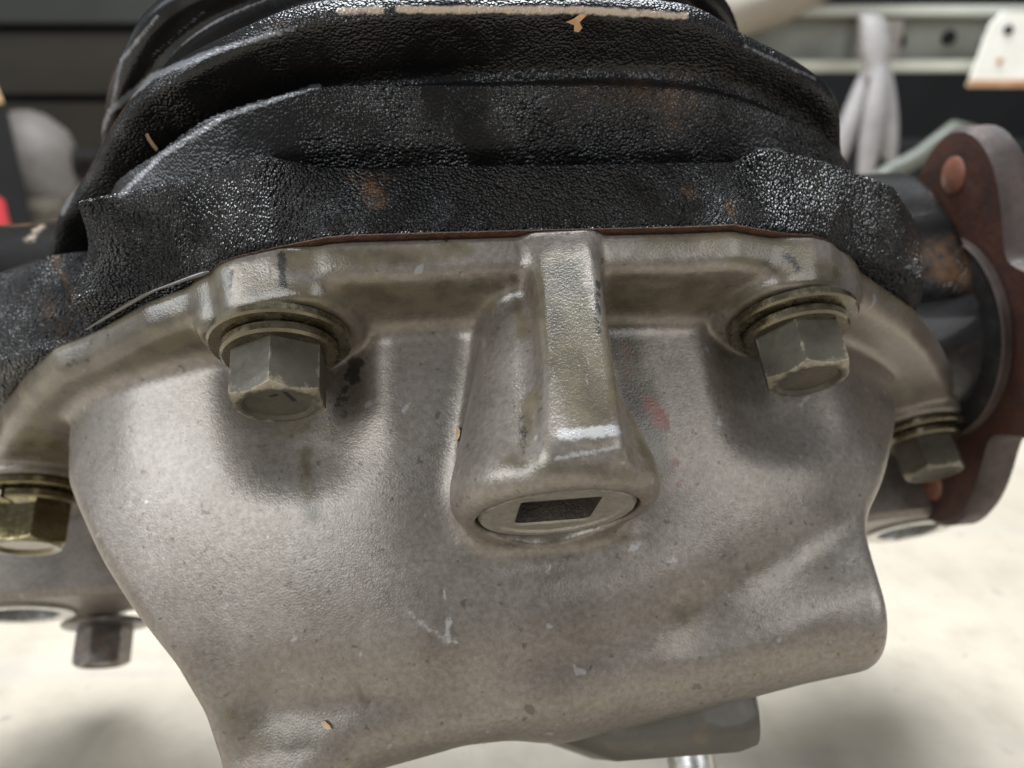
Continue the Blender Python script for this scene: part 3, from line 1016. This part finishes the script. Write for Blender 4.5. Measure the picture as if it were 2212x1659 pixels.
# grey aluminium plate closing the housing side, under the right lug
spx = [hit(x_, y_, 1, -30) for x_, y_ in ((1955, 610), (2005, 575), (2012, 640), (2120, 652), (2117, 692), (2045, 752), (2008, 722), (1975, 670))]
n = len(spx)
spv = [p / 1000 for p in spx] + [(p + np.array([0, -14, 0])) / 1000 for p in spx]
new_obj('side_plate', py_mesh('side_plate', spv, [tuple(range(n)), tuple(range(2 * n - 1, n - 1, -1))] + [(i, n + i, n + (i + 1) % n, (i + 1) % n) for i in range(n)]), M['mount'], diff)

# ---- lower mount under the cover, right of centre: a short tube with a stud
def lower_mount():
    c = hit(1470, 1545, 2, -112)
    bm = bmesh.new()
    # tapered bracket body: cross sections along x with rounded corners in the (a, u) plane
    c[0] -= 17.5
    secs = [(-30, 80, 95, -90, -138), (-23, 77, 104, -82, -142), (-8, 72, 110.5, -76, -144), (24, 70, 111.5, -74, -144), (29.5, 71, 110.5, -76, -144), (31, 74, 108, -79, -142)]
    rings = []
    for dx, a0, a1, u1, u0 in secs:
        pts = []
        for (ca, cu_, st) in ((a1 - 8, u1 - 8, 0), (a0 + 8, u1 - 8, 90), (a0 + 8, u0 + 8, 180), (a1 - 8, u0 + 8, 270)):
            for k in range(6):
                t = rad(st + 18 * k)
                pts.append((ca + 8 * math.cos(t), cu_ + 8 * math.sin(t)))
        rings.append([bm.verts.new(((c[0] + dx) / 1000, p[0] / 1000, p[1] / 1000)) for p in pts])
    n_ = len(rings[0])
    for k in range(len(rings) - 1):
        for i in range(n_):
            bm.faces.new((rings[k][i], rings[k][(i + 1) % n_], rings[k + 1][(i + 1) % n_], rings[k + 1][i]))
    bm.faces.new(rings[0])
    bm.faces.new(rings[-1])
    o = new_obj('lower_mount', bm_mesh('lower_mount', bm, True, 40), M['mount'], diff)
    o['label'] = 'stained aluminium mount under the cover, right of centre'
    p = hit(1492, 1640, 2, -125)
    new_obj('stud', bm_mesh('stud', frame_lathe((p[0], p[1] - 6, -125), [(0.1, 22), (6.5, 22), (7.3, 21), (7.3, -8), (0.1, -8)], seg=32), True, 40), M['machined'], o)
    return o


lower_mount()

bw = np.array(BODY)

# ------------------------------------------------------------------ small debris lying on it
W_CHIP = mat_plain('pale_wood', (0.36, 0.24, 0.14), (0.52, 0.37, 0.22), scale=400, rough=0.7)
W_CHIP2 = mat_plain('orange_wood_flake', (0.48, 0.26, 0.13), (0.60, 0.36, 0.20), scale=400, rough=0.7)


def flake(name, pts_px, depth, th, mat, label, lift=0.0):
    """a small flat chip with real thickness; outline seen at pts_px, lying at the given depths (mm)"""
    top = [at_depth(p[0], p[1], depth + (p[2] if len(p) > 2 else 0)) for p in pts_px]
    c = np.mean(top, 0)
    nrm = unit(np.array([-15, 103.8, 140.6]) - c)
    n_ = len(top)
    vs = [BW @ (p / 1000.0) + OW for p in top] + [BW @ ((p - nrm * th) / 1000.0) + OW for p in top]
    cw = BW @ (c / 1000.0) + OW
    vs = [v - cw for v in vs]
    fs = [tuple(range(n_)), tuple(range(2 * n_ - 1, n_ - 1, -1))] + [(i, n_ + i, n_ + (i + 1) % n_, (i + 1) % n_) for i in range(n_)]
    o = new_obj(name, py_mesh(name, vs, fs), mat)
    o.location = cw
    tag(o, label, 'wood chip', 'wood chips lying on the differential')
    return o


# surface depth along a line of sight, from the built meshes
bpy.context.view_layer.update()
dg = bpy.context.evaluated_depsgraph_get()


def surf_depth(u, v):
    best = None
    org = Vector((0, 0, CAM_H))
    dr = Vector(C2W @ ray(u, v))
    ok, loc, nor, idx, ob, mx = SC.ray_cast(dg, org, dr.normalized())
    if not ok:
        return None
    return (C2W.T @ (np.array(loc) - np.array(org)))[2] * -1000.0


def chip_on(name, pts_px, th, mat, label, lift=0.5):
    pts = []
    for p in pts_px:
        d_ = surf_depth(p[0], p[1])
        pts.append((p[0], p[1], d_ - lift))
    return flake(name, pts, 0.0, th, mat, label)


chip_on('wood_chip', [(1222, 48), (1240, 40), (1254, 30), (1266, 34), (1252, 48), (1258, 60), (1250, 70), (1240, 68), (1240, 54)], 0.4, W_CHIP2,
        'torn orange wood flake on the black housing rim, top centre', 0.8)
chip_on('wood_chip', [(313, 291), (319, 287), (326, 300), (334, 311), (342, 322), (337, 327), (328, 316), (319, 303)], 0.7, W_CHIP,
        'thin pale splinter in the dark groove on the left of the housing', 0.9)
chip_on('wood_chip', [(984, 925), (990, 922), (994, 930), (993, 942), (987, 953), (982, 951), (985, 940)], 0.9, W_CHIP,
        'tiny tan chip on the cover left of the rib', 1.0)
chip_on('wood_chip', [(693, 1559), (701, 1557), (712, 1567), (716, 1575), (706, 1577), (696, 1568)], 0.8, W_CHIP,
        'small pale chip at the bottom edge of the cover', 0.9)

# ------------------------------------------------------------------ the garage behind
DARKW = mat_plain('dark_stained_board', (0.014, 0.0105, 0.005), (0.022, 0.0165, 0.008), scale=6, rough=0.7)
BLACK = mat_plain('black_gap', (0.004, 0.004, 0.004), (0.008, 0.008, 0.008), scale=6, rough=0.9)
STEEL = mat_plain('grey_painted_steel', (0.20, 0.20, 0.175), (0.30, 0.30, 0.265), scale=9, rough=0.5, metal=0.2)
ORANGE = mat_plain('orange_plastic', (0.62, 0.24, 0.05), (0.75, 0.32, 0.08), scale=9, rough=0.5)
TAN = mat_plain('varnished_wood', (0.55, 0.36, 0.17), (0.68, 0.47, 0.24), scale=14, rough=0.5)
CLOTH = mat_plain('beige_canvas', (0.20, 0.175, 0.14), (0.28, 0.245, 0.20), scale=12, rough=0.9)
PLAS = mat_plain('milky_plastic', (0.27, 0.255, 0.255), (0.42, 0.395, 0.39), scale=16, rough=0.4)
RED = mat_plain('red_plastic', (0.40, 0.03, 0.04), (0.50, 0.05, 0.06), scale=9, rough=0.4)
WHITE = mat_plain('white_painted_plate', (0.80, 0.77, 0.68), (0.90, 0.88, 0.82), scale=20, rough=0.5)
RUSTP = mat_plain('rust_stain', (0.40, 0.19, 0.09), (0.55, 0.33, 0.18), scale=30, rough=0.8)
HOSE = mat_plain('pale_green_hose', (0.07, 0.074, 0.058), (0.11, 0.115, 0.09), scale=12, rough=0.5)
GREYAL = mat_plain('dusty_aluminium', (0.10, 0.088, 0.078), (0.17, 0.15, 0.135), scale=14, rough=0.6)


def box_bm(bm, lo, hi, bev=0.0):
    g = bmesh.ops.create_cube(bm, size=1.0)
    for v in g['verts']:
        for i in range(3):
            v.co[i] = lo[i] + (v.co[i] + 0.5) * (hi[i] - lo[i])
    if bev:
        es = list({e for v in g['verts'] for e in v.link_edges})
        bmesh.ops.bevel(bm, geom=es, offset=bev, segments=2, affect='EDGES')


def box(name, lo, hi, mat, parent=None, bev=0.004):
    bm = bmesh.new()
    box_bm(bm, lo, hi, bev)
    return new_obj(name, bm_mesh(name, bm), mat, parent)


wall = box('wall', (-9, 2.7, 0.0), (9, 2.9, 3.0), BLACK, bev=0)
tag(wall, kind='structure')
wall.name = 'wall'

# dark cupboard along the back, left
YB = 2.0
cup = empty('cupboard', (-1.7, YB + 0.2, 0))
tag(cup, 'low dark brown cupboard with wide plank fronts at the back left', 'cupboard')


def zat(v, y):
    return float(world_at(1106, v, y)[2])


z0, z1, z2, z3 = 0.045, zat(222, YB), zat(205, YB), zat(72, YB)
L = lambda lo, hi: (tuple(np.array(lo) - np.array(cup.location)), tuple(np.array(hi) - np.array(cup.location)))
for nm, lo, hi, mt in (('carcass', (-3.4, YB + 0.03, 0.02), (0.1, YB + 0.45, zat(-120, YB)), BLACK), ('front_panel', (-3.38, YB, z0), (0.08, YB + 0.03, z1), DARKW),
                       ('front_panel', (-3.38, YB, z2), (0.08, YB + 0.03, z3), DARKW), ('top_rail', (-3.38, YB - 0.02, zat(52, YB)), (0.08, YB + 0.03, zat(-20, YB)), mat_plain('grey_edge', (0.016, 0.017, 0.014), (0.024, 0.025, 0.021), 6, 0.7)),
                       ('plinth', (-3.38, YB + 0.05, 0.0), (0.08, YB + 0.4, 0.02), BLACK)):
    box(nm, *L(lo, hi), mt, cup)

# another differential far behind on the left
p = world_at(62, 400, 1.65)
od = empty('differential', (p[0], 1.7, 0))
tag(od, 'blurred dusty grey differential standing on the floor by the cupboard', 'differential')


def blob(name, parent, segs, mat, res=24):
    """lathe-like lump: stack of ellipses (z, rx, ry, cx, cy)"""
    bm = bmesh.new()
    rings = []
    for z, rx, ry, cx_, cy_ in segs:
        rings.append([bm.verts.new((cx_ + rx * math.cos(2 * math.pi * k / res), cy_ + ry * math.sin(2 * math.pi * k / res), z)) for k in range(res)])
    for i in range(len(rings) - 1):
        for k in range(res):
            bm.faces.new((rings[i][k], rings[i][(k + 1) % res], rings[i + 1][(k + 1) % res], rings[i + 1][k]))
    bm.faces.new(rings[0])
    bm.faces.new(rings[-1])
    return new_obj(name, bm_mesh(name, bm, True, 50), mat, parent)


zt = zat(238, 1.7)
blob('housing', od, [(0.0, .035, .05, .02, 0), (0.02, .06, .07, .01, 0), (zt * .3, .066, .08, 0.01, 0), (zt * .55, .082, .09, 0, 0), (zt * .8, .07, .08, -.005, 0), (zt * .95, .04, .05, -.01, 0), (zt, .012, .02, -.01, 0)], GREYAL)
blob('snout', od, [(0.001, .04, .05, .035, -.07), (0.03, .045, .05, .035, -.07), (0.05, .03, .04, .035, -.05)], M['mount'])
bm = bmesh.new()
bmesh.ops.create_cone(bm, cap_ends=True, segments=24, radius1=.035, radius2=.035, depth=.30, matrix=Matrix.Translation((.16, .02, zt * .5)) @ Matrix.Rotation(rad(90), 4, 'Y'))
new_obj('axle_stub', bm_mesh('axle_stub', bm, True, 40), M['dark'], od)
# red jug at the left edge
p = world_at(-86, 380, 1.2)
jug = empty('jug', (p[0], 1.2, 0))
tag(jug, 'red plastic jug beside the blurred grey differential, cut by the left frame edge', 'jug')
zr = zat(262, 1.2)
blob('body', jug, [(0.012, .045, .04, 0, 0), (0.03, .05, .045, 0, 0), (zr * .45, .05, .045, 0, 0), (zr * .55, .032, .03, -.006, 0), (zr * .7, .032, .03, -.006, 0), (zr * .9, .04, .036, 0, 0), (zr, .02, .02, 0, 0)], RED)
blob('cap', jug, [(zr + .001, .016, .016, 0, 0), (zr + .02, .016, .016, 0, 0)], BLACK)

# stool at the far left: one leg and the orange seat edge reach into the picture
pl_ = world_at(14, 222, 1.4)
st = empty('stool', (pl_[0] - .02, 1.4, 0), rad(42))
tag(st, 'wooden stool with an orange seat, just showing at the top left corner', 'stool')
zl, ztop = zat(222, 1.4), zat(38, 1.4)


def leg(x0, y0, lean):
    bm = bmesh.new()
    vs = []
    for z, k in ((zl, 1.0), (ztop, 0.0)):
        dx, dy = lean[0] * k, lean[1] * k
        vs.append([bm.verts.new((x0 + dx + i, y0 + dy + j, z)) for i, j in ((-.018, -.018), (.018, -.018), (.018, .018), (-.018, .018))])
    for k in range(4):
        bm.faces.new((vs[0][k], vs[0][(k + 1) % 4], vs[1][(k + 1) % 4], vs[1][k]))
    bm.faces.new(vs[0])
    bm.faces.new(vs[1])
    new_obj('leg', bm_mesh('leg', bm), TAN, st)


for x0, y0, ln in ((-.03, .0, (.02, -.005)), (-.03, .28, (.02, .02)), (-.33, .28, (-.02, .02)), (-.33, .0, (-.02, -.02))):
    leg(x0, y0, ln)
box('seat', (-.36, -.03, ztop), (.012, .31, ztop + .06), ORANGE, st, .012)
box('base', (-.37, -.03, 0.0), (.012, .31, zl), BLACK, st, .006)

# ---- steel rail with holes, on legs, at the back right
YR = 1.45
rail = empty('rail', (0.9, YR, 0))
tag(rail, 'grey steel channel rail with round holes running across the back right', 'rail')
rl = rail.location


def rb(nm, lo, hi, mt, bev=.003):
    return box(nm, tuple(np.array(lo) - np.array(rl)), tuple(np.array(hi) - np.array(rl)), mt, rail, bev)


zt, zb = zat(22, YR), zat(148, YR)
rb('web', (0.30, YR, zb + .012), (2.2, YR + .012, zt - .012), STEEL)
rb('upper_lip', (0.30, YR - .05, zt - .012), (2.2, YR + .012, zt + .004), mat_plain('pale_steel_lip', (0.42, 0.42, 0.37), (0.52, 0.52, 0.46), 9, .5), .002)
rb('lower_lip', (0.30, YR - .06, zb - .006), (2.2, YR + .012, zb + .012), mat_plain('pale_lower_lip', (0.44, 0.44, 0.36), (0.54, 0.53, 0.45), 9, .5), .002)
for u_, v_ in ((2048, 82), (1940, 90)):
    p = world_at(u_, v_, YR)
    bm = bmesh.new()
    bmesh.ops.create_cone(bm, cap_ends=True, segments=20, radius1=.012, radius2=.012, depth=.004, matrix=Matrix.Translation((p[0] - rl[0], -.0025, p[2])) @ Matrix.Rotation(rad(90), 4, 'X'))
    new_obj('bolt_hole', bm_mesh('bolt_hole', bm), BLACK, rail)
rb('leg', (0.32, YR + .013, 0), (0.38, YR + .073, zt), STEEL)
rb('leg', (2.1, YR + .013, 0), (2.16, YR + .073, zt), STEEL)
p0, p1 = world_at(1885, 40, YR - .05), world_at(1945, 40, YR - .05)
rb('gusset', (world_at(1840, 90, YR)[0], YR - .03, zb + .014), (world_at(1930, 90, YR)[0], YR - .002, zt - .014), mat_plain('taupe_steel', (0.30, 0.27, 0.24), (0.38, 0.34, 0.31), 12, .6))

# white bracket plate fixed to the rail
yw = YR - .09
a_, b_ = world_at(2100, 180, yw), world_at(2118, 40, yw)
br = empty('bracket', (a_[0], yw, a_[2]))
tag(br, 'bright white bracket plate with a hole and rusty lower edge, top right corner', 'bracket')
wpx = world_at(2250, 100, yw)[0] - a_[0]
hp = b_[2] - a_[2]
bm = bmesh.new()
outl = [(-.006, -.004), (wpx, -.004), (wpx, hp * .85), (wpx * .75, hp * 1.08), (wpx * .28, hp * 1.1), (.012, hp * .93)]
f0 = [bm.verts.new((q[0], 0, q[1])) for q in outl]
f1 = [bm.verts.new((q[0], .006, q[1])) for q in outl]
bm.faces.new(f0)
bm.faces.new(f1[::-1])
for i in range(len(outl)):
    j = (i + 1) % len(outl)
    bm.faces.new((f0[i], f1[i], f1[j], f0[j]))
new_obj('plate', bm_mesh('plate', bm), WHITE, br)
for (u_, v_, r_, mt) in ((2177, 65, .0075, BLACK), (2158, 132, .005, RUSTP)):
    p = world_at(u_, v_, yw) - np.array(br.location)
    bm = bmesh.new()
    bmesh.ops.create_cone(bm, cap_ends=True, segments=20, radius1=r_, radius2=r_, depth=.003, matrix=Matrix.Translation((p[0], -.002, p[2])) @ Matrix.Rotation(rad(90), 4, 'X'))
    new_obj('hole', bm_mesh('hole', bm), mt, br)
box('rust_edge', (-.008, -.0035, -.006), (wpx, -.0005, .005), RUSTP, br, 0)
box('arm', (wpx * .5, .0061, hp * .5), (wpx * .9, .088, hp * .8), WHITE, br, 0)

# canvas sack lying over the rail
zc = zat(40, YR - .15)
xs0, xs1 = world_at(1560, 30, YR - .1)[0], world_at(1870, 30, YR - .1)[0]
bm = bmesh.new()
nx, ny = 26, 14
gridv = []
for j in range(ny):
    row = []
    for i in range(nx):
        s_, t_ = i / (nx - 1), j / (ny - 1)
        ang = t_ * 2 * math.pi
        sag = .055 * (1 - (2 * s_ - 0.55) ** 2)
        rr = .048 * (0.35 + 0.65 * math.sin(math.pi * min(1, .12 + .8 * s_)) ** .5) + .004 * math.sin(9 * s_ + 3 * ang)
        row.append(bm.verts.new((-.16 + s_ * (xs1 - xs0 + .2) + .0, rr * 1.3 * math.cos(ang), rr * math.sin(ang) - sag * .8 + .04 + .05 * s_)))
    gridv.append(row)
for j in range(ny):
    for i in range(nx - 1):
        bm.faces.new((gridv[j][i], gridv[(j + 1) % ny][i], gridv[(j + 1) % ny][i + 1], gridv[j][i + 1]))
bm.faces.new([gridv[j][0] for j in range(ny)])
bm.faces.new([gridv[j][-1] for j in range(ny)])
sack = new_obj('canvas_roll', bm_mesh('canvas_roll', bm, True, 80), CLOTH)
sack.location = (xs0, YR - .075, zc)
tag(sack, 'rolled beige canvas lying along the rail behind the housing', 'canvas roll')

# milky plastic bag hanging from the rail
zb1, zb0 = zat(20, YR - .13), zat(378, YR - .13)
xb = world_at(1885, 200, YR - .13)[0]
bag = empty('plastic_bag', (xb, YR - .13, zb0))
tag(bag, 'milky plastic bag hanging from the rail in three folds', 'bag')
hb = zb1 - zb0


def lobe(dx, wtop, wbot, z_lo, z_hi, dy, mat=PLAS):
    segs = []
    for k in range(12):
        t = k / 11
        z = z_lo + (z_hi - z_lo) * t
        wv = wbot * math.sin(math.pi * (0.12 + 0.62 * (1 - t))) + wtop * t
        segs.append((z, max(wv, .004), max(wv * .8, .004), dx * (1 - .75 * t), dy))
    return blob('fold', bag, segs, mat, 16)


lobe(-.046, .005, .015, hb * .02, hb * .66, 0)
lobe(.0, .006, .016, 0.0, hb * .68, -.02)
lobe(.046, .006, .015, hb * .10, hb * .66, .0)
blob('neck', bag, [(hb * .60, .022, .018, -.002, -.005), (hb * .68, .018, .016, -.004, -.004), (hb * .78, .026, .018, -.006, 0), (hb * .93, .022, .016, -.012, .01), (hb * 1.0, .016, .01, -.016, .03)],
     mat_plain('grey_twisted_plastic', (0.20, 0.185, 0.17), (0.30, 0.28, 0.265), 30, .5))

# hose curve behind the output flange
hp_ = [world_at(u_, v_, 1.2) for u_, v_ in ((1900, 385), (1925, 368), (1955, 355), (1990, 335), (2020, 312), (2060, 280))]
hc = np.mean(hp_, 0)
drop = [np.array([hp_[0][0] - .05, 1.2, z]) for z in (.012, .12)]
far = [np.array([hp_[-1][0] + .05, 1.25, .2]), np.array([hp_[-1][0] + .1, 1.3, .012])]
hose = new_obj('hose', tube_mesh('hose', [(q - hc) * 1000 for q in drop + hp_ + far], 13, 12), HOSE)
hose.location = hc
tag(hose, 'pale green hose curving between the plastic bag and the rusty flange', 'hose')

# low black trolley base in the dark under the rail
tr = box('trolley', (-1.0, 0, 0), (1.0, .3, .13), BLACK, None, .01)
tr.location = (1.55, 1.95, 0.0)
tag(tr, 'low black box lying in the dark beyond the rail', 'box')
